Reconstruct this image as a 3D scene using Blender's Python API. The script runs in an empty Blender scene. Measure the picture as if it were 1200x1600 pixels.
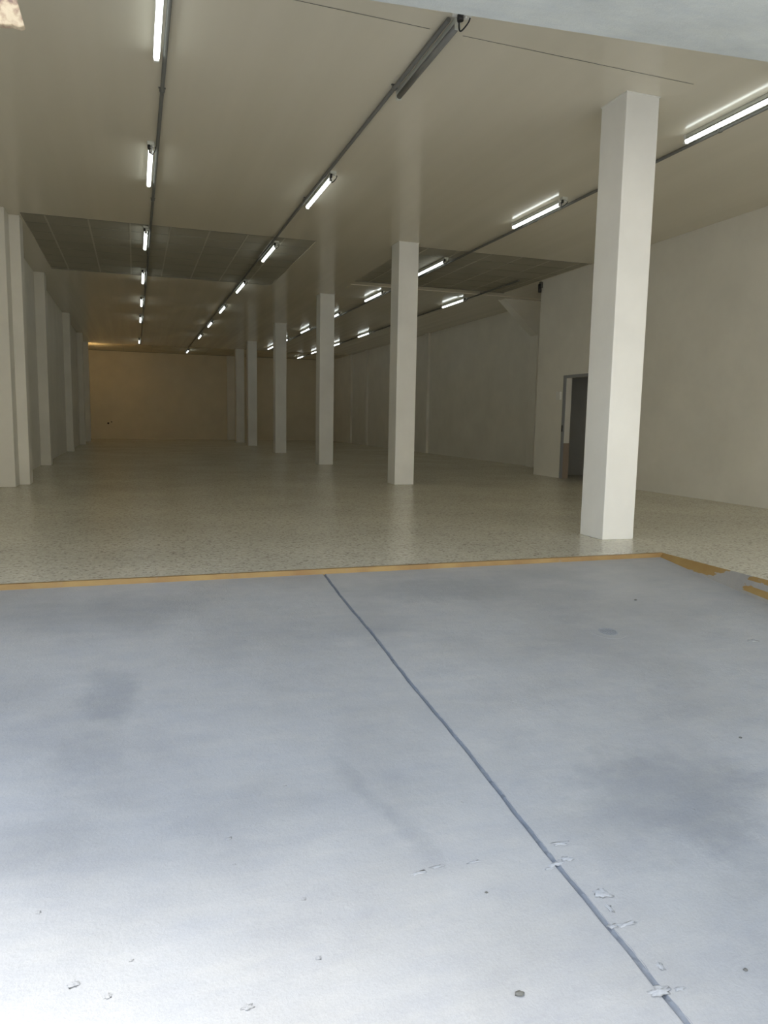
import bpy, math, random
from mathutils import Vector, Matrix, noise
random.seed(7)
scene = bpy.context.scene
COL = scene.collection

# ---------------------------------------------------------------- camera
RIGHT = Vector((0.9479, -0.3180, 0.0182)); UP = Vector((0.0223, 0.1231, 0.9921)); FWD = Vector((0.3177, 0.9401, -0.1238))
EYE = Vector((0, 0, 1.12))
cam_data = bpy.data.cameras.new('camera')
cam = bpy.data.objects.new('camera', cam_data); COL.objects.link(cam)
m3 = Matrix((RIGHT, UP, -FWD)).transposed()
q = m3.to_quaternion(); q.normalize()
cam.rotation_mode = 'QUATERNION'; cam.rotation_quaternion = q; cam.location = EYE
cam_data.sensor_fit = 'VERTICAL'; cam_data.sensor_height = 36; cam_data.lens = 36 * 1151.3 / 1600
cam_data.clip_start = 0.05; cam_data.clip_end = 300
scene.camera = cam

# ---------------------------------------------------------------- light
scene.view_settings.view_transform = 'Standard'
scene.view_settings.look = 'None'
scene.view_settings.exposure = 0.62
scene.view_settings.gamma = 1
scene.view_settings.use_curve_mapping = False
scene.cycles.max_bounces = 14
scene.cycles.diffuse_bounces = 10
scene.cycles.glossy_bounces = 6
world = bpy.data.worlds.new('sky'); scene.world = world; world.use_nodes = True
wn = world.node_tree.nodes; wl = world.node_tree.links
for n in list(wn): wn.remove(n)
w_out = wn.new('ShaderNodeOutputWorld'); w_bg = wn.new('ShaderNodeBackground')
w_sky = wn.new('ShaderNodeTexSky'); w_sky.sky_type = 'NISHITA'; w_sky.sun_disc = False
w_sky.sun_elevation = math.radians(62); w_sky.sun_rotation = math.radians(20); w_sky.dust_density = 3.0; w_sky.air_density = 1.2
w_bg.inputs['Strength'].default_value = 0.60
w_hz = wn.new('ShaderNodeMix'); w_hz.data_type = 'RGBA'; w_hz.inputs[0].default_value = .55; w_hz.inputs[7].default_value = (2.3, 2.35, 2.4, 1)   # thin cloud over the blue
wl.new(w_sky.outputs[0], w_hz.inputs[6]); wl.new(w_hz.outputs[2], w_bg.inputs[0]); wl.new(w_bg.outputs[0], w_out.inputs[0])
sun_d = bpy.data.lights.new('sun', 'SUN'); sun_d.energy = 6.5; sun_d.angle = 0.45; sun_d.color = (1, .93, .82)
sun = bpy.data.objects.new('sun', sun_d); COL.objects.link(sun)
sun.rotation_euler = Vector((0.25, -0.36, -0.90)).to_track_quat('-Z', 'Y').to_euler(); sun.location = (2, 30, 30)
TUBE_STRENGTH = 3.6

H = 4.115
XL, XR, XF = -1.97, 8.256, 9.69
YB = 37.6
YE, LIP, SL = 5.29, 0.035, 0.11     # ramp head, lip, slope
RX = 4.40
def ramp_z(y): return -LIP - SL * (YE - y)

# ---------------------------------------------------------------- materials
def mat(name, base, rough=0.6, spec=0.5, metal=0.0, emit=None, estr=0):
    m = bpy.data.materials.new(name); m.use_nodes = True
    b = m.node_tree.nodes['Principled BSDF']
    b.inputs['Base Color'].default_value = (*base, 1); b.inputs['Roughness'].default_value = rough
    b.inputs['Specular IOR Level'].default_value = spec; b.inputs['Metallic'].default_value = metal
    if emit:
        b.inputs['Emission Color'].default_value = (*emit, 1); b.inputs['Emission Strength'].default_value = estr
    return m
class NT:
    def __init__(s, m): s.t = m.node_tree; s.b = s.t.nodes['Principled BSDF']
    def n(s, typ, **kw):
        nd = s.t.nodes.new(typ)
        for k, v in kw.items():
            if k.startswith('i_'): nd.inputs[int(k[2:]) if k[2:].isdigit() else k[2:].replace('_', ' ')].default_value = v
            else: setattr(nd, k, v)
        return nd
    def l(s, a, b): s.t.links.new(a, b)
    def coord(s, scale=(1, 1, 1)):
        g = s.n('ShaderNodeNewGeometry'); mp = s.n('ShaderNodeMapping'); mp.inputs['Scale'].default_value = scale
        s.l(g.outputs['Position'], mp.inputs['Vector']); return mp.outputs[0]
    def noise(s, co, scale, detail=4, rough=.5):
        nd = s.n('ShaderNodeTexNoise'); nd.inputs['Scale'].default_value = scale
        nd.inputs['Detail'].default_value = detail; nd.inputs['Roughness'].default_value = rough
        s.l(co, nd.inputs['Vector']); return nd.outputs['Fac']
    def ramp(s, fac, stops):
        r = s.n('ShaderNodeValToRGB'); e = r.color_ramp.elements
        while len(e) < len(stops): e.new(.5)
        for k, (p, c) in enumerate(stops):
            e[k].position = p; e[k].color = (*c, 1) if len(c) == 3 else c
        s.l(fac, r.inputs[0]); return r.outputs[0]
    def mul(s, a, b, fac=1.0):
        x = s.n('ShaderNodeMix', data_type='RGBA', blend_type='MULTIPLY'); x.inputs[0].default_value = fac
        s.l(a, x.inputs[6]); s.l(b, x.inputs[7]); return x.outputs[2]
    def mix(s, f, a, b):
        x = s.n('ShaderNodeMix', data_type='RGBA')
        s.l(f, x.inputs[0])
        for v, i in ((a, 6), (b, 7)):
            if isinstance(v, tuple): x.inputs[i].default_value = (*v, 1)
            else: s.l(v, x.inputs[i])
        return x.outputs[2]
    def math(s, op, a, b=None):
        x = s.n('ShaderNodeMath', operation=op)
        for v, i in ((a, 0), (b, 1)):
            if v is None: continue
            if isinstance(v, (int, float)): x.inputs[i].default_value = v
            else: s.l(v, x.inputs[i])
        return x.outputs[0]
    def bump(s, h, strength, dist=.01):
        b = s.n('ShaderNodeBump'); b.inputs['Strength'].default_value = strength; b.inputs['Distance'].default_value = dist
        s.l(h, b.inputs['Height']); s.l(b.outputs[0], s.b.inputs['Normal'])

def paint(name, base, rough=.55, var=.05, bump=.15):
    m = mat(name, base, rough); t = NT(m); co = t.coord()
    a = tuple(c * (1 - var) for c in base); b = tuple(min(1, c * (1 + var)) for c in base)
    t.l(t.ramp(t.noise(co, 1.3, 5, .6), [(.3, a), (.7, b)]), t.b.inputs['Base Color'])
    t.bump(t.noise(co, 140, 3), bump, .003); return m
M = {}
M['wall'] = paint('white_wall_paint', (.80, .78, .71), .5)
M['column'] = paint('white_column_paint', (.83, .83, .80), .45)
M['end_wall'] = paint('cream_end_wall_paint', (.74, .68, .54), .6)
M['white'] = mat('white_plastic', (.8, .8, .76), .4)
M['white_metal'] = mat('white_enamel', (.62, .64, .58), .35)
M['black'] = mat('black_plastic', (.02, .02, .022), .4)
M['conduit'] = mat('grey_conduit', (.14, .14, .125), .5)
M['frame'] = mat('grey_door_frame', (.28, .29, .30), .45)
M['tube'] = mat('lit_tube', (.9, .9, .9), .3, emit=(.93, 1, .97), estr=TUBE_STRENGTH)
M['tube_off'] = mat('unlit_tube', (.20, .20, .19), .2)
M['tile'] = paint('grey_ceiling_tile', (.41, .39, .32), .75, .07)
M['tbar'] = mat('ceiling_t_bar', (.52, .50, .42), .45)
M['crossbar'] = mat('ceiling_cross_bar', (.28, .27, .22), .6)
M['dark'] = mat('dark_gap', (.05, .048, .042), .8)
M['dark_room'] = paint('grey_back_room', (.62, .63, .62), .7)
M['brown'] = paint('brown_skirting_tile', (.34, .27, .21), .5)
M['steel'] = mat('drain_steel', (.30, .32, .35), .5, metal=.1)

m = mat('glossy_ceiling_panel', (.72, .67, .56), .2, .3); t = NT(m); co = t.coord((1, .02, 1))
t.l(t.ramp(t.noise(co, 3.0, 3), [(.3, (.735, .695, .58)), (.7, (.775, .73, .615))]), t.b.inputs['Base Color'])
t.l(t.ramp(t.noise(co, 6, 2), [(.3, (.11,) * 3), (.7, (.18,) * 3)]), t.b.inputs['Roughness'])
M['ceiling'] = m

m = mat('terrazzo_tile', (.5, .46, .38), .3); t = NT(m); co = t.coord()
v = t.n('ShaderNodeTexVoronoi'); v.inputs['Scale'].default_value = 58; t.l(co, v.inputs['Vector'])
sp = t.n('ShaderNodeSeparateColor'); t.l(v.outputs['Color'], sp.inputs[0])
speck = t.ramp(sp.outputs[0], [(.08, (.41, .375, .30)), (.16, (.60, .56, .45)), (.75, (.64, .60, .48)), (.95, (.71, .675, .555))])
big = t.ramp(t.noise(co, .7, 5, .6), [(.3, (.88,) * 3), (.7, (1.06,) * 3)])
base = t.mul(speck, big)
t.l(base, t.b.inputs['Base Color'])
t.b.inputs['Roughness'].default_value = .26
M['terrazzo'] = m

def concrete(name, base, stains=()):
    m = mat(name, base, .5); t = NT(m); co = t.coord()
    c1 = t.ramp(t.noise(co, .9, 8, .62), [(.32, tuple(c * .84 for c in base)), (.52, base), (.72, tuple(c * 1.10 for c in base))])
    c2 = t.ramp(t.noise(t.coord((1, 3.2, 1)), 3.3, 7, .7), [(.3, (.90, .91, .94)), (.65, (1.03, 1.02, 1.0))])
    c = t.mul(c1, c2)
    grit = t.ramp(t.noise(co, 160, 4, .7), [(.3, (.93,) * 3), (.7, (1.05,) * 3)])
    c = t.mul(c, grit)
    # worn spots
    for (x, y, rx, ry, rot, amt, tint) in stains:
        mp = t.n('ShaderNodeMapping', vector_type='TEXTURE'); mp.inputs['Location'].default_value = (x, y, ramp_z(y)); mp.inputs['Rotation'].default_value = (0, 0, rot); mp.inputs['Scale'].default_value = (rx, ry, 5)
        g = t.n('ShaderNodeNewGeometry')
        nz = t.n('ShaderNodeTexNoise'); nz.inputs['Scale'].default_value = 7; nz.inputs['Detail'].default_value = 6; nz.inputs['Roughness'].default_value = .62; t.l(co, nz.inputs['Vector'])
        sc = t.n('ShaderNodeVectorMath', operation='SCALE'); sc.inputs['Scale'].default_value = (min(rx, ry) * 1.5 + .08)
        sb = t.n('ShaderNodeVectorMath', operation='SUBTRACT'); sb.inputs[1].default_value = (.5, .5, .5)
        t.l(nz.outputs['Color'], sb.inputs[0]); t.l(sb.outputs[0], sc.inputs[0])
        ad = t.n('ShaderNodeVectorMath', operation='ADD'); t.l(g.outputs['Position'], ad.inputs[0]); t.l(sc.outputs[0], ad.inputs[1])
        t.l(ad.outputs[0], mp.inputs['Vector'])
        gr = t.n('ShaderNodeTexGradient', gradient_type='SPHERICAL'); t.l(mp.outputs[0], gr.inputs[0])
        f = t.math('MULTIPLY', t.math('SMOOTH_MIN', t.math('MULTIPLY', gr.outputs['Fac'], 1.8), 1.0), amt)
        x_ = t.n('ShaderNodeMix', data_type='RGBA', blend_type='MULTIPLY'); t.l(f, x_.inputs[0]); t.l(c, x_.inputs[6]); x_.inputs[7].default_value = (*tint, 1)
        c = x_.outputs[2]
    t.l(c, t.b.inputs['Base Color'])
    t.l(t.ramp(t.noise(co, 3, 5), [(.3, (.42,) * 3), (.7, (.6,) * 3)]), t.b.inputs['Roughness'])
    h = t.math('ADD', t.noise(co, 90, 5, .7), t.math('MULTIPLY', t.noise(co, 9, 5, .6), 2.0))
    t.bump(h, .35, .006)
    return m
DK = (.72, .74, .77)
# places on the ramp are found from the points where the wear is seen, at true scale on the slab
def on_ramp(px, py):
    d = FWD + RIGHT * ((px - 600) / 1151.3) - UP * ((py - 800) / 1151.3)
    k = (-LIP - SL * YE - EYE.z) / (d.z - SL * d.y)
    p = EYE + d * k
    return p
def stain(px, py, rx, ry, rot, amt, tint=DK):
    p = on_ramp(px, py); return (p.x, p.y, rx, ry, rot, amt, tint)
ST = [stain(175, 1085, .16, .34, .1, .75), stain(140, 1180, .18, .2, 0, .35), stain(60, 1320, .22, .16, 0, .35),
      stain(560, 1225, .05, .32, .25, .4), stain(640, 1300, .06, .25, .2, .4), stain(1050, 1240, .5, .38, .3, .75),
      stain(690, 920, .7, .3, 0, .55), stain(560, 980, .5, .25, 0, .3), stain(850, 900, .5, .25, 0, .3), stain(150, 960, .7, .4, 0, .35), stain(1180, 1330, .2, .3, .2, .4)]
M['ramp'] = concrete('blue_grey_concrete', (.395, .402, .405), ST)
M['concrete'] = concrete('grey_concrete', (.31, .295, .27))
M['joint'] = concrete('joint_mortar', (.19, .215, .25))
M['lump'] = concrete('pale_mortar', (.43, .445, .46))
M['soffit'] = concrete('blue_grey_soffit', (.64, .69, .69))
M['facade'] = paint('facade_render', (.60, .58, .51), .8)
M['street'] = concrete('pale_street', (.42, .41, .385))
m = mat('worn_yellow_paint', (.56, .33, .09), .5); t = NT(m); co = t.coord()
f = t.ramp(t.noise(co, 11, 6, .7), [(.60, (0,) * 3), (.72, (1,) * 3)])
y_ = t.ramp(t.noise(co, 5, 5), [(.3, (.26, .15, .05)), (.7, (.33, .22, .075))])
t.l(t.mix(f, y_, (.27, .21, .14)), t.b.inputs['Base Color']); t.bump(t.noise(co, 60, 4), .3, .005)
M['yellow'] = m
m = mat('cream_flaking_plaster', (.75, .62, .42), .8); t = NT(m); co = t.coord()
t.l(t.ramp(t.noise(co, 22, 5, .6), [(.36, (.22, .15, .12)), (.46, (.40, .30, .21)), (.6, (.56, .47, .33))]), t.b.inputs['Base Color'])
t.bump(t.noise(co, 18, 4), .8, .02)
M['plaster'] = m

# ---------------------------------------------------------------- mesh helpers
class MB:
    def __init__(s): s.v = []; s.f = []; s.mi = []; s.sm = []
    def quad(s, pts, mi=0):
        b = len(s.v); s.v += [tuple(p) for p in pts]; s.f.append(tuple(range(b, b + len(pts)))); s.mi.append(mi); s.sm.append(False)
    def box(s, x0, x1, y0, y1, z0, z1, mi=0):
        b = len(s.v); s.v += [(x, y, z) for z in (z0, z1) for y in (y0, y1) for x in (x0, x1)]
        for f in ((0, 2, 3, 1), (4, 5, 7, 6), (0, 1, 5, 4), (1, 3, 7, 5), (3, 2, 6, 7), (2, 0, 4, 6)):
            s.f.append(tuple(b + i for i in f)); s.mi.append(mi); s.sm.append(False)
    def prism(s, poly, axis, a0, a1, mi=0):
        n = len(poly); b = len(s.v)
        for a in (a0, a1):
            for (p, q_) in poly:
                s.v.append({'x': (a, p, q_), 'y': (p, a, q_), 'z': (p, q_, a)}[axis])
        s.f.append(tuple(b + i for i in range(n))); s.f.append(tuple(b + n + i for i in reversed(range(n))))
        for i in range(n): s.f.append((b + i, b + n + i, b + n + (i + 1) % n, b + (i + 1) % n))
        s.mi += [mi] * (n + 2); s.sm += [False] * (n + 2)
    def tube(s, path, r, n=10, mi=0, top=None):
        path = [Vector(p) for p in path]; rings = []
        for i, p in enumerate(path):
            t_ = (path[min(i + 1, len(path) - 1)] - path[max(i - 1, 0)]).normalized()
            a = Vector((0, 0, 1)) if abs(t_.z) < .9 else Vector((1, 0, 0))
            u = t_.cross(a).normalized(); w = u.cross(t_).normalized()
            b = len(s.v)
            for k in range(n):
                an = 2 * math.pi * k / n; s.v.append(tuple(p + (u * math.cos(an) + w * math.sin(an)) * r))
            rings.append(b)
        for a, b in zip(rings, rings[1:]):
            for k in range(n):
                s.f.append((a + k, a + (k + 1) % n, b + (k + 1) % n, b + k)); s.sm.append(True)
                s.mi.append(top if top is not None and math.sin(2 * math.pi * (k + .5) / n) > .3 else mi)
        s.f.append(tuple(rings[0] + k for k in reversed(range(n)))); s.f.append(tuple(rings[-1] + k for k in range(n)))
        s.mi += [mi] * 2; s.sm += [False] * 2
    def blob(s, c, r, sx=1, sy=1, sz=1, mi=0, jit=.25, ns=8, nr=5, fr=1.5):
        b = len(s.v); off = Vector((random.random() * 50,) * 3)
        for i in range(nr + 1):
            th = math.pi * i / nr
            for k in range(ns):
                ph = 2 * math.pi * k / ns
                d = Vector((math.sin(th) * math.cos(ph), math.sin(th) * math.sin(ph), math.cos(th)))
                rr = r * (1 + jit * noise.noise(d * fr + off) * 2)
                s.v.append((c[0] + d.x * rr * sx, c[1] + d.y * rr * sy, c[2] + d.z * rr * sz))
        for i in range(nr):
            for k in range(ns):
                s.f.append((b + i * ns + k, b + (i + 1) * ns + k, b + (i + 1) * ns + (k + 1) % ns, b + i * ns + (k + 1) % ns)); s.mi.append(mi); s.sm.append(True)
    def build(s, name, mats, parent=None, bevel=0, loc=None):
        me = bpy.data.meshes.new(name); me.from_pydata(s.v, [], s.f)
        for m_ in (mats if isinstance(mats, (list, tuple)) else [mats]): me.materials.append(m_)
        for p_, a, b in zip(me.polygons, s.mi, s.sm): p_.material_index = a; p_.use_smooth = b
        me.validate(); me.update()
        o = bpy.data.objects.new(name, me); COL.objects.link(o)
        if parent: o.parent = parent
        if loc: o.location = loc
        if bevel:
            bm_ = o.modifiers.new('bevel', 'BEVEL'); bm_.width = bevel; bm_.segments = 2; bm_.limit_method = 'ANGLE'
        return o
def tag(o, label, cat, group=None):
    o['label'] = label; o['category'] = cat
    if group: o['group'] = group
    return o
def struct(o, label=None):
    o['kind'] = 'structure'
    if label: o['label'] = label
    return o
def empty(name, loc):
    o = bpy.data.objects.new(name, None); COL.objects.link(o); o.location = loc; return o

# ---------------------------------------------------------------- setting
b = MB()
b.box(XL - .2, RX, YE, YB + .2, -.3, 0); b.box(RX, XF + .2, YE, YB + .2, -.3, 0)
b.box(RX, XF + .2, -1.5, YE, -.9, 0)
struct(b.build('floor', M['terrazzo']), 'speckled beige terrazzo tile floor of the hall')

# ramp slabs either side of the joint; joint line measured along the slab
def joint_x(y): return 1.317 + .010 * (YE - y) + .004 * math.sin(y * 5) + .002 * math.sin(y * 23 + 1)
b = MB(); N = 60; Y0r = -1.5
for side in (0, 1):
    for i in range(N):
        ya = YE - (YE - Y0r) * i / N; yb = YE - (YE - Y0r) * (i + 1) / N
        if side == 0: xa0, xb0, xa1, xb1 = XL - .2, XL - .2, joint_x(ya) - .010, joint_x(yb) - .010
        else: xa0, xb0, xa1, xb1 = joint_x(ya) + .010, joint_x(yb) + .010, RX, RX
        b.quad([(xa0, ya, ramp_z(ya)), (xb0, yb, ramp_z(yb)), (xb1, yb, ramp_z(yb)), (xa1, ya, ramp_z(ya))])
        xe = xa1 if side == 0 else xa0; xf = xb1 if side == 0 else xb0
        b.quad([(xe, ya, ramp_z(ya)), (xf, yb, ramp_z(yb)), (xf, yb, ramp_z(yb) - .03), (xe, ya, ramp_z(ya) - .03)])
b.quad([(XL - .2, YE, ramp_z(YE) - .02), (XL - .2, Y0r, ramp_z(Y0r) - .02), (RX, Y0r, ramp_z(Y0r) - .02), (RX, YE, ramp_z(YE) - .02)])
ramp = struct(b.build('floor_ramp', M['ramp']), 'blue grey painted concrete ramp sloping up to the hall')
# mortar in the joint, ragged
b = MB(); prev = None; y = YE
while y > -1.0:
    w1 = .010 + .004 * random.random(); w2 = .010 + .004 * random.random()
    z = ramp_z(y) - .004 + .003 * random.random()
    row = [(joint_x(y) - w1, y, ramp_z(y) + .0005), (joint_x(y) - .004, y, z - .008), (joint_x(y) + .004, y, z - .007 * random.random()), (joint_x(y) + w2, y, ramp_z(y) + .0005)]
    if prev:
        for k in range(3): b.quad([prev[k], row[k], row[k + 1], prev[k + 1]])
    prev = row; y -= .02
b.build('joint_filler', M['joint'], ramp)
# trowelled mortar lumps beside the joint and on the slab
LUMPS = [(875, 1318, .022, 1.7, .5), (885, 1341, .018, 1.4, .8), (868, 1350, .02, 1.6, .5), (858, 1357, .012, 1.6, .6), (940, 1394, .02, 1.1, 1.3), (950, 1416, .013, .7, 2.0),
         (957, 1447, .013, 1.3, .7), (978, 1444, .018, 1.8, .4), (1029, 1548, .022, 1.5, .7), (1062, 1545, .012, 1.5, .6), (1030, 1508, .012, .8, 1.4),
         (1175, 1001, .03, 1.3, .7), (357, 1310, .010, 1, .8), (204, 1500, .007, 1, 1), (387, 1573, .013, 1.1, .9), (115, 1537, .015, 1, 1), (168, 1556, .011, 1, 1),
         (740, 1347, .012, 2, .5), (683, 1354, .012, 2, .5), (655, 1364, .018, 1.5, .5), (365, 1350, .006, 1, 1), (475, 1404, .007, 1, 1), (498, 1496, .008, 1, 1),
         (939, 1206, .008, 1, .8), (380, 1001, .012, 1.2, .7), (445, 1228, .007, 1, .8), (292, 1276, .005, 1, .8), (170, 1153, .009, 1.3, .6), (352, 1082, .010, 1.2, .6), (1083, 1265, .008, 1, .8), (722, 1254, .006, 1, .8), (60, 1425, .008, 1, 1)]
for (px, py, r, sx, sy) in LUMPS:
    p = on_ramp(px, py); b = MB(); b.blob((0, 0, 0), r * .95, sx, sy, .13, jit=.6, ns=18, nr=8, fr=2.8)
    o = b.build('mortar_lump', M['lump'] if px > 640 and py > 1300 else M['ramp'], ramp, loc=(p.x, p.y, p.z))

# painted kerb edge: front lip and the wedge down the right side, paint worn off in patches
b = MB()
xs = [XL - .2 + (RX - XL + .2) * i / 120 for i in range(121)]
for xa, xb in zip(xs, xs[1:]):
    b.quad([(xa, YE - .006, -LIP - .01), (xb, YE - .006, -LIP - .01), (xb, YE, .001), (xa, YE, .001)])
    b.quad([(xa, YE, .001), (xb, YE, .001), (xb, YE + .03, .001), (xa, YE + .03, .001)])
def bare(y, f):   # f: 0 at the top of the wedge, 1 at its foot
    w = .14 * noise.noise(Vector((y * 6, f * 3, 1))) + .06 * noise.noise(Vector((y * 25, f * 9, 4)))
    a = 4.40 + .30 * f + w < y < 4.52 + .16 * f + w and f < .9
    hook = 4.20 < y < 4.44 + .2 * f + w and f > .62
    low = y < 4.32 + w and .16 + w < f < .50 and y > 4.02
    band = (4.26 + .0 * f + w < y < 4.50 + .25 * f + w)
    return (band and not (f > .45 and y < 4.36 + w)) or low or (f > .8 and y < 4.85 + w) or (y < 3.6)
n = 800; K = 26
for i in range(n):
    ya = YE + .006 - i * .006; yb = ya - .006
    def pt(yy, f):
        zt = .001; zb = min(ramp_z(min(yy, YE)), -LIP) - .004
        return (RX - .005 - .03 * f, yy, zt + (zb - zt) * f)
    if ya < .6: break
    for k in range(K):
        f0, f1 = k / K, (k + 1) / K
        b.quad([pt(ya, f0), pt(yb, f0), pt(yb, f1), pt(ya, f1)], 1 if bare((ya + yb) / 2, (f0 + f1) / 2) else 0)
struct(b.build('trim_1', [M['yellow'], M['concrete']]), 'worn yellow painted edge between the ramp and the hall floor')

# ceiling: plain glossy field with three recessed tiled bays
ZA = (-1.57, 3.0, 12.70, 17.20); ZB = (4.62, XR, 12.42, 15.95); ZC = (XL, XF, 33.75, YB)
b = MB()
def cfield(x0, x1, y0, y1): b.box(x0, x1, y0, y1, H, H + .12)
YF = 3.3
cfield(XL - .2, XF + .2, YF, ZB[2])
cfield(XL - .2, ZA[1], ZB[2], ZA[2]); cfield(ZA[1], ZB[0], ZB[2], ZA[3]); cfield(XL - .2, ZA[0], ZA[2], ZA[3])
cfield(ZB[1], XF + .2, ZB[2], ZB[3]); cfield(ZB[0], XF + .2, ZB[3], ZA[3])
cfield(XL - .2, XF + .2, ZA[3], ZC[2])
ceil = struct(b.build('ceiling', M['ceiling']), 'glossy cream panelled ceiling')
for z_, sx, sy in ((ZA, .618, .618), (ZB, .618, .618), (ZC, 1.22, .618)):
    b = MB(); x0, x1, y0, y1 = z_
    b.box(x0 - .02, x1 + .02, y0 - .02, y1 + .02, H + .016, H + .12, 0)
    k = 0
    while x0 + .33 + k * sx < x1 - .05:
        x = x0 + .33 + k * sx; b.box(x - .012, x + .012, y0, y1, H + .011, H + .02, 1); k += 1
    k = 1
    while y0 + k * sy * 1.0 < y1 - .05:
        y = y0 + k * sy; b.box(x0, x1, y - .006, y + .006, H + .012, H + .02, 3); k += 1
    b.box(x0, x1, y0 - .004, y0 + .012, H - .001, H + .03, 2); b.box(x0, x1, y1 - .006, y1 + .01, H - .001, H + .015, 3)  # dark edge strips; the back one darkens a recess edge that catches light
    b.build('tile_bay', [M['tile'] if z_ is not ZC else M['end_wall'], M['tbar'], M['conduit'], M['crossbar']], ceil)  # far bay takes the cream, putting the warm glow into its colour
b = MB(); b.quad([(0.3, 5.63, H - .001), (0.3, 5.638, H - .001), (2.22, 5.683, H - .001), (2.22, 5.675, H - .001)]); b.quad([(2.5, 5.678, H - .001), (2.5, 5.686, H - .001), (4.75, 5.722, H - .001), (4.75, 5.714, H - .001)])
b.build('panel_seam', M['conduit'], ceil)
b = MB(); b.box(ZB[0], XF, 16.28, 16.72, H - .018, H + .02)
struct(b.build('trim_2', M['ceiling']), 'shallow ceiling beam behind the second column')

b = MB(); b.box(XL - .2, XL, 4.0, YB + .2, 0, H + .13)
struct(b.build('wall_left', M['wall']))
b = MB(); b.box(XL - .2, XF + .2, YB, YB + .2, 0, H + .13)
struct(b.build('wall_back', M['end_wall']))
b = MB(); b.box(XF, XF + .2, 14.25, YB, 0, H + .13); b.box(XR + .15, XF + .2, 14.1, 14.25, 0, H + .13)
for y_ in (24.0, 31.1, 33.6): b.box(XF - .09, XF + .01, y_, y_ + .35, 0, H)
struct(b.build('wall_right_rear', M['wall']))
DY0, DY1, DZ = 12.15, 13.13, 2.03
b = MB(); b.box(XR, XR + .15, YF, DY0, 0, H); b.box(XR, XR + .15, DY1, 14.25, 0, H); b.box(XR, XR + .15, DY0, DY1, DZ, H)
struct(b.build('wall_right', M['wall']))
# small room behind the doorway
b = MB(); x0, x1, y0, y1 = XR + .15, XF + .2, 11.4, 14.0
b.quad([(x1, y0, 0), (x1, y1, 0), (x1, y1, 2.6), (x1, y0, 2.6)]); b.quad([(x0, y0, 0), (x1, y0, 0), (x1, y0, 2.6), (x0, y0, 2.6)])
b.quad([(x0, y1, 0), (x1, y1, 0), (x1, y1, 2.6), (x0, y1, 2.6)]); b.quad([(x0, y0, 2.6), (x1, y0, 2.6), (x1, y1, 2.6), (x0, y1, 2.6)])
struct(b.build('wall_back_room', M['dark_room']))
# door: grey frame, leaf folded back into the room showing a white panel over a brown foot
door = MB()
door.box(XR - .02, XR + .015, DY1 - .01, DY1 + .06, 0, DZ + .05); door.box(XR - .02, XR + .015, DY0 - .06, DY0 + .01, 0, DZ + .05); door.box(XR - .02, XR + .015, DY0 + .01, DY1 - .01, DZ - .01, DZ + .05)
dr = struct(door.build('door_1', M['frame'], bevel=.004), 'grey framed doorway standing open to a dark room')
b = MB(); b.box(XR + .016, XR + .149, DY1 - .012, DY1, .0, .72); b.build('skirting_tile', M['brown'], dr)
b = MB(); b.box(XR - .026, XR - .02, DY1 + .0, DY1 + .04, .95, 1.08); b.build('strike_plate', M['black'], dr)

# wall piers along the left
def pier(x1, y0, y1, i):
    b = MB(); b.box(XL, x1, y0, y1, 0, H)
    return struct(b.build('wall_pier', M['wall'], bevel=.006))
for i, (x1, y0, y1) in enumerate([(-1.75, 12.45, 12.86), (-1.60, 12.87, 13.22), (-1.765, 17.69, 18.05), (-1.775, 24.25, 24.6), (-1.775, 29.9, 30.25), (-1.775, 33.4, 33.75)]):
    pier(x1, y0, y1, i)
b = MB(); b.box(4.36, 4.73, YB - .12, YB, 0, H); struct(b.build('wall_pier', M['wall']))
# knee bracket on the right behind the near wall
b = MB(); b.prism([(8.56, H), (XF, H), (XF, 0), (9.52, 0), (9.52, 3.28), (9.30, 3.45)], 'y', 16.5, 16.85)
struct(b.build('wall_bracket', M['wall']), 'diagonal haunch under the ceiling beside the right wall')

# ---------------------------------------------------------------- columns
CW = .355
cy = [6.03, 12.13, 17.75, 23.75, 29.8, 33.4]
labels = ['nearest white square column, tall and brightly lit at the ramp corner', 'second white square column from the entrance, between two rows of tube lights',
          'third white square column back, standing left of the second', 'fourth white square column back in the dim middle of the hall',
          'fifth white square column back, slim and dim near the far end', 'farthest dim column, just left of and behind the fifth']
def make_column(y):
    root = empty('column', (4.285, y, 0))
    b = MB(); b.box(0, CW, 0, CW + .03, 0, H); s = b.build('shaft', M['column'], root, bevel=.006)
    b = MB(); b.box(-.006, CW + .006, -.006, CW + .036, H - .012, H - .001); b.build('collar', M['white'], root)
    return root
c0 = make_column(cy[0])
def copy_tree(o, loc):
    r = o.copy(); COL.objects.link(r); r.location = loc
    for ch in [c for c in bpy.data.objects if c.parent == o]:
        c = ch.copy(); COL.objects.link(c); c.parent = r
        for g in [g for g in bpy.data.objects if g.parent == ch]:
            d = g.copy(); COL.objects.link(d); d.parent = c
    return r
for i, y in enumerate(cy):
    o = c0 if i == 0 else copy_tree(c0, (4.285, y, 0))
    tag(o, labels[i], 'column', 'square columns in a line down the hall')

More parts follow.
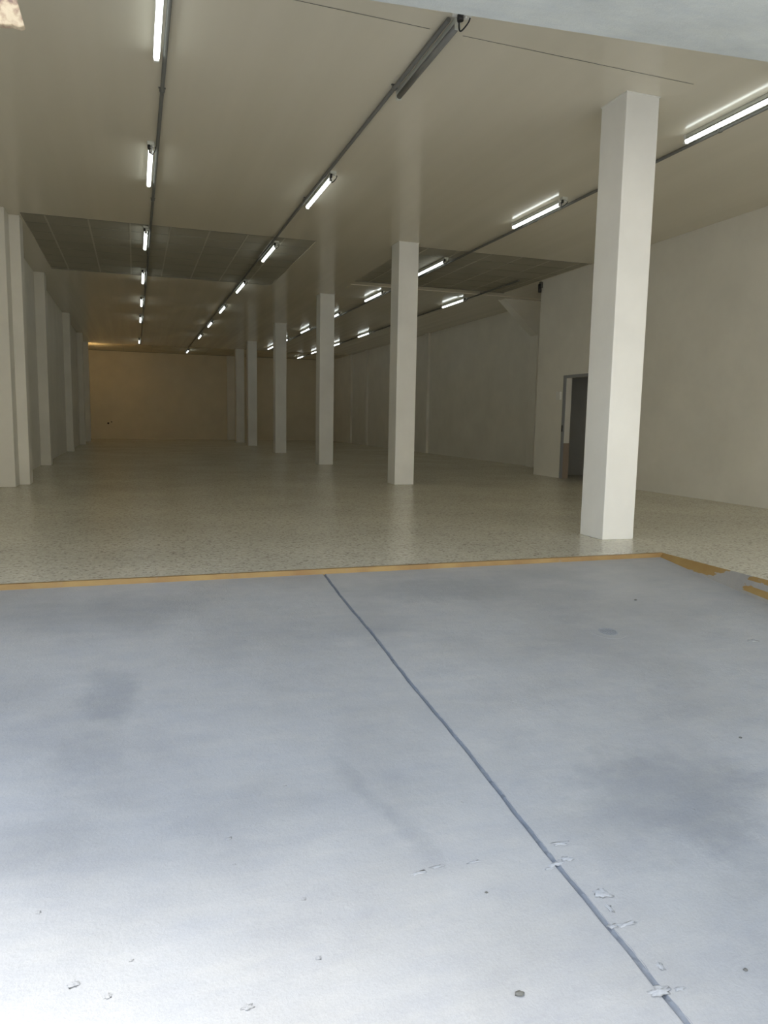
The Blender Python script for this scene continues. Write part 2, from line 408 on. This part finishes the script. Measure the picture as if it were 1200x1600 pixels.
# ---------------------------------------------------------------- conduits and tube lights
rows = {1: dict(cx=.305, tx=.235, y0=4.6, y1=33.0, Y=[5.46, 9.03, 12.87, 16.45, 20.1, 23.75, 30.9]),
        2: dict(cx=2.283, tx=2.352, y0=5.46, y1=35.9, Y=[5.43, 9.22, 13.04, 16.78, 20.45, 24.0, 27.86, 34.6]),
        3: dict(cx=5.68, tx=5.50, y0=4.6, y1=32.2, Y=[5.36, 9.08, 13.06, 16.7, 20.5, 24.2, 27.85, 30.9]),
        4: dict(cx=7.74, tx=7.64, y0=14.3, y1=36.0, Y=[16.82, 20.6, 24.5, 28.3, 31.9, 34.9])}
rname = {1: 'leftmost row', 2: 'second row from the left', 3: 'third row, right of the columns', 4: 'rightmost short row'}
ordn = ['nearest', 'second', 'third', 'fourth', 'fifth', 'sixth', 'seventh', 'eighth']
for k, R_ in rows.items():
    root = empty('conduit', (R_['cx'], R_['y0'], H))
    b = MB(); L = R_['y1'] - R_['y0']; b.tube([(0, 0, -.026), (0, L * .5, -.026), (0, L, -.026)], .018, 12); b.build('pipe', M['conduit'], root)
    yy = 1.21 if k == 2 else 2.9 if k == 1 else 1.8
    while yy < L:
        b = MB(); b.box(-.032, .032, yy - .012, yy + .012, -.006, 0); b.tube([(0, yy - .012, -.026), (0, yy + .012, -.026)], .025, 12)
        b.build('clip', M['conduit'], root); yy += 3.65
    tag(root, {1: 'grey conduit pipe on the ceiling carrying the leftmost row of tubes', 2: 'grey ceiling conduit left of the columns, starting at the white socket box',
               3: 'grey ceiling conduit passing behind the nearest column', 4: 'short grey conduit starting in the tiled bay near the right wall'}[k], 'conduit', 'grey conduits along the ceiling')

TL = 1.34
def make_light(side, lit):
    root = empty('tube_light', (0, 0, H))
    b = MB(); b.box(side * .004 - .022, side * .004 + .022, .02, TL - .02, -.036, -.0); b.build('housing', M['white_metal'], root, bevel=.003)
    b = MB(); b.tube([(-.0, .03, -.062), (0, TL - .03, -.062)], .025, 20, 0, 1 if lit else None); b.build('tube', [M['tube'], M['white_metal']] if lit else M['tube_off'], root)
    for y in (0, TL - .03):
        b = MB(); b.box(-.022, .022, y, y + .03, -.09, 0); b.build('lamp_holder', M['white'] if lit else M['white_metal'], root, bevel=.004)
    b = MB(); bs = .0 if lit else .03; b.box(-.04 - bs, .04 + bs, -.11 - bs, -.03, -.035, 0); s = b.build('socket_box', M['white_metal'] if lit else M['white'], root, bevel=.006)
    b = MB(); b.tube([(-.02, -.075, -.035), (-.02, -.075, -.075)], .024 if not lit else .016, 12); b.tube([(-.02, -.075, -.06), (-.02, -.045, -.068)], .012, 8); b.build('plug', M['black'], s)
    pts = []
    for i in range(13):
        a = math.pi * (i / 12)
        pts.append((-.02 + .065 * (i / 12), -.055 + .05 * math.sin(a), -.078 - .03 * math.sin(a)))
    pts += [(.047, -.08, -.07), (.047, -.10, -.055)]
    b = MB(); b.tube(pts, .006, 6); b.build('cable', M['black'], root)
    b = MB(); b.tube([(.026, -.075, -.035), (.026, -.075, -.055)], .013, 10); b.build('cable_gland', M['white'], s)
    return root
protos = {}
for k, R_ in rows.items():
    for i, y in enumerate(R_['Y']):
        lit = not (k == 2 and i == 0)
        key = (k >= 3, lit)
        loc = (R_['tx'], y, H)
        if key not in protos: o = protos[key] = make_light(1, lit); o.location = loc
        else: o = copy_tree(protos[key], loc)
        if not lit: tag(o, 'unlit ceiling tube light with white socket box and black plug near the lintel', 'tube light', 'tube lights')
        else: tag(o, '%s tube light in the %s%s' % ((ordn[i] + ' lit') if k != 2 else (ordn[i - 1] + ' lit'), rname[k], ', counting from the entrance'), 'tube light', 'lit tube lights in rows')

# warm lamp added out of sight behind the last pier for the end wall glow
root = empty('added_lamp', (XL, 34.3, 3.55))
b = MB(); b.box(0, .03, -.07, .07, -.09, .09); b.build('backplate', M['white'], root, bevel=.004)
b = MB(); b.tube([(.05, 0, -.02), (.05, 0, .05), (.05, 0, .12)], .03, 12); b.build('lamp_shade', mat('warm_glass', (1, .8, .5), .4, emit=(1, .66, .28), estr=140), root)
tag(root, 'small unseen warm lamp added behind the last left pier for the glow on the end wall', 'lamp')

# ---------------------------------------------------------------- small fittings
root = empty('security_camera', (XR - .06, 14.22, 3.98))
b = MB(); b.box(0, .06, -.03, .03, -.02, .10); b.build('bracket', M['conduit'], root, bevel=.004)
b = MB(); b.tube([(0, 0, .05), (-.005, -.02, -.05), (-.01, -.03, -.12)], .035, 12); b.build('camera_body', M['black'], root)
tag(root, 'small dark security camera under the ceiling on the corner of the right wall', 'security camera')
root = empty('switch_box', (XR, 13.33, 1.68))
b = MB(); b.box(-.045, 0, -.075, .075, -.085, .085); b.build('cover', M['white'], root, bevel=.008)
b = MB(); b.box(-.05, -.045, -.02, .02, -.035, .035); b.build('rocker', M['white'], root)
tag(root, 'small white switch box on the wall beside the open doorway', 'switch')
for (x, z, r, lab) in ((-1.20, .735, .045, 'dark wall outlet low on the cream end wall, left one of two'), (-1.05, .80, .028, 'tiny dark wall outlet on the cream end wall, right one of two')):
    root = empty('wall_outlet', (x, YB, z))
    b = MB(); b.tube([(0, -.03, 0), (0, 0, 0)], r, 12); b.build('cover', M['dark'], root)
    b = MB(); b.tube([(0, -.034, 0), (0, -.03, 0)], r * .5, 10); b.build('socket_face', M['black'], root)
    tag(root, lab, 'outlet')

p = on_ramp(950, 987); tilt = math.atan(SL)
root = empty('floor_drain', (p.x, p.y, p.z)); root.rotation_euler = (tilt, 0, 0)
b = MB()
def ring(b, r0, r1, z0, z1, n=40):
    for i in range(n):
        a0, a1 = 2 * math.pi * i / n, 2 * math.pi * (i + 1) / n
        P = lambda r, a, z: (r * math.cos(a), r * math.sin(a), z)
        b.quad([P(r0, a0, z1), P(r1, a0, z1), P(r1, a1, z1), P(r0, a1, z1)])
        b.quad([P(r1, a0, z1), P(r1, a0, z0), P(r1, a1, z0), P(r1, a1, z1)])
        b.quad([P(r0, a0, z0), P(r0, a0, z1), P(r0, a1, z1), P(r0, a1, z0)])
ring(b, .062, .115, -.01, .0015); b.build('mortar_collar', M['ramp'], root)
b = MB(); ring(b, .052, .062, -.01, .003); b.build('rim', M['steel'], root)
b = MB(); b.tube([(0, 0, -.006), (0, 0, -.0008)], .053, 24); b.build('well', M['dark'], root)
b = MB()
for i in range(5):
    x = -.036 + i * .018; h_ = math.sqrt(.052 ** 2 - x * x); b.box(x - .0055, x + .0055, -h_, h_, 0, .003)
b.box(-.05, .05, -.005, .005, 0, .003); b.build('grate', M['steel'], root)
tag(root, 'small round steel floor drain set in the right half of the ramp', 'drain')

for (px, py, r, lab) in ((812, 1554, .009, 'dark pebble on the ramp near the bottom, left of the joint'), (993, 938, .009, 'dark pebble on the upper ramp behind the drain'),
                         (1165, 1516, .005, 'tiny dark pebble at the lower right of the ramp'), (1157, 1153, .006, 'tiny dark pebble at the right edge of the ramp'), (760, 1395, .004, 'tiny dark speck of grit on the ramp left of the joint')):
    p = on_ramp(px, py); b = MB(); b.blob((0, 0, r * .4), r, 1.4, 1, .55, jit=.3, ns=10, nr=6)
    o = b.build('pebble', M['conduit'], loc=(p.x, p.y, p.z)); tag(o, lab, 'pebble')

# ---------------------------------------------------------------- entrance front
# lintel over the opening, its soffit seen at the top right; it runs very slightly out of square with the hall
def lin(x, off): return 3.80 - .088 * (x - 1.25) + off
zs = 3.205
b = MB(); X0, X1 = XL - .2, XF + .2
poly = [(X0, lin(X0, -.22)), (X1, lin(X1, -.22)), (X1, lin(X1, 0)), (X0, lin(X0, 0))]
b.prism(poly, 'z', zs, H + .85)
struct(b.build('wall_front_lintel', M['soffit']), 'blue grey concrete lintel over the entrance')
CY = -0.2; CX = 0.05  # canopy added, mostly out of view, to shade the ramp towards the hall
b = MB(); b.prism([(CX, CY), (X1, CY), (X1, lin(X1, -.22)), (CX, lin(CX, -.22))], 'z', zs, zs + .25)
struct(b.build('wall_front_added_canopy', M['soffit']), 'blue grey concrete canopy added over the ramp to shade it, mostly out of view')
b = MB(); b.box(XL - .2, XL + .02, lin(XL, -.4), 4.0, -.3, 3.205); struct(b.build('wall_front_left', M['facade']))
b = MB(); b.box(7.3, XF + .2, lin(XF, -.5), 3.6, 0, 3.205); struct(b.build('wall_front_right', M['facade']))
b = MB(); b.box(XL - .2, XF + .2, 4.2, YB + .2, H + .13, H + .4); b.box(XL - .2, XF + .2, 4.2, 4.5, H + .4, H + .75)
struct(b.build('roof_slab', M['facade']))
# flaking cream plaster edge hanging under the lintel at the top left
b = MB(); PL = []
def at_y(px, py, yy):
    d = FWD + RIGHT * ((px - 600) / 1151.3) - UP * ((py - 800) / 1151.3); return EYE + d * (yy / d.y)
out = [at_y(26, -2, 3.8), at_y(32, 18, 3.8), at_y(36, 32, 3.8), at_y(39, 42, 3.8), at_y(31, 44, 3.8), at_y(20, 40, 3.8), at_y(8, 40, 3.8), at_y(-60, 32, 3.8), at_y(-120, 10, 3.8), at_y(-190, -10, 3.8)]
poly = [(o_.x, o_.z) for o_ in out] + [(out[-1].x - .02, zs + .01), (out[0].x - .05, zs + .01)]
b.prism(poly, 'y', 3.79, 3.83)
o = b.build('plaster_flap', M['plaster'], bevel=.006); tag(o, 'flaking cream plaster edge hanging at the top left corner of the entrance', 'plaster edge')

# street and the sunlit house front across it
b = MB(); b.box(-30, 40, -24, -1.5, -1.1, ramp_z(-1.5)); struct(b.build('street', M['street']))
b = MB(); b.box(-30, 40, -16, -15, ramp_z(-1.5), 9); struct(b.build('wall_opposite', M['facade']))
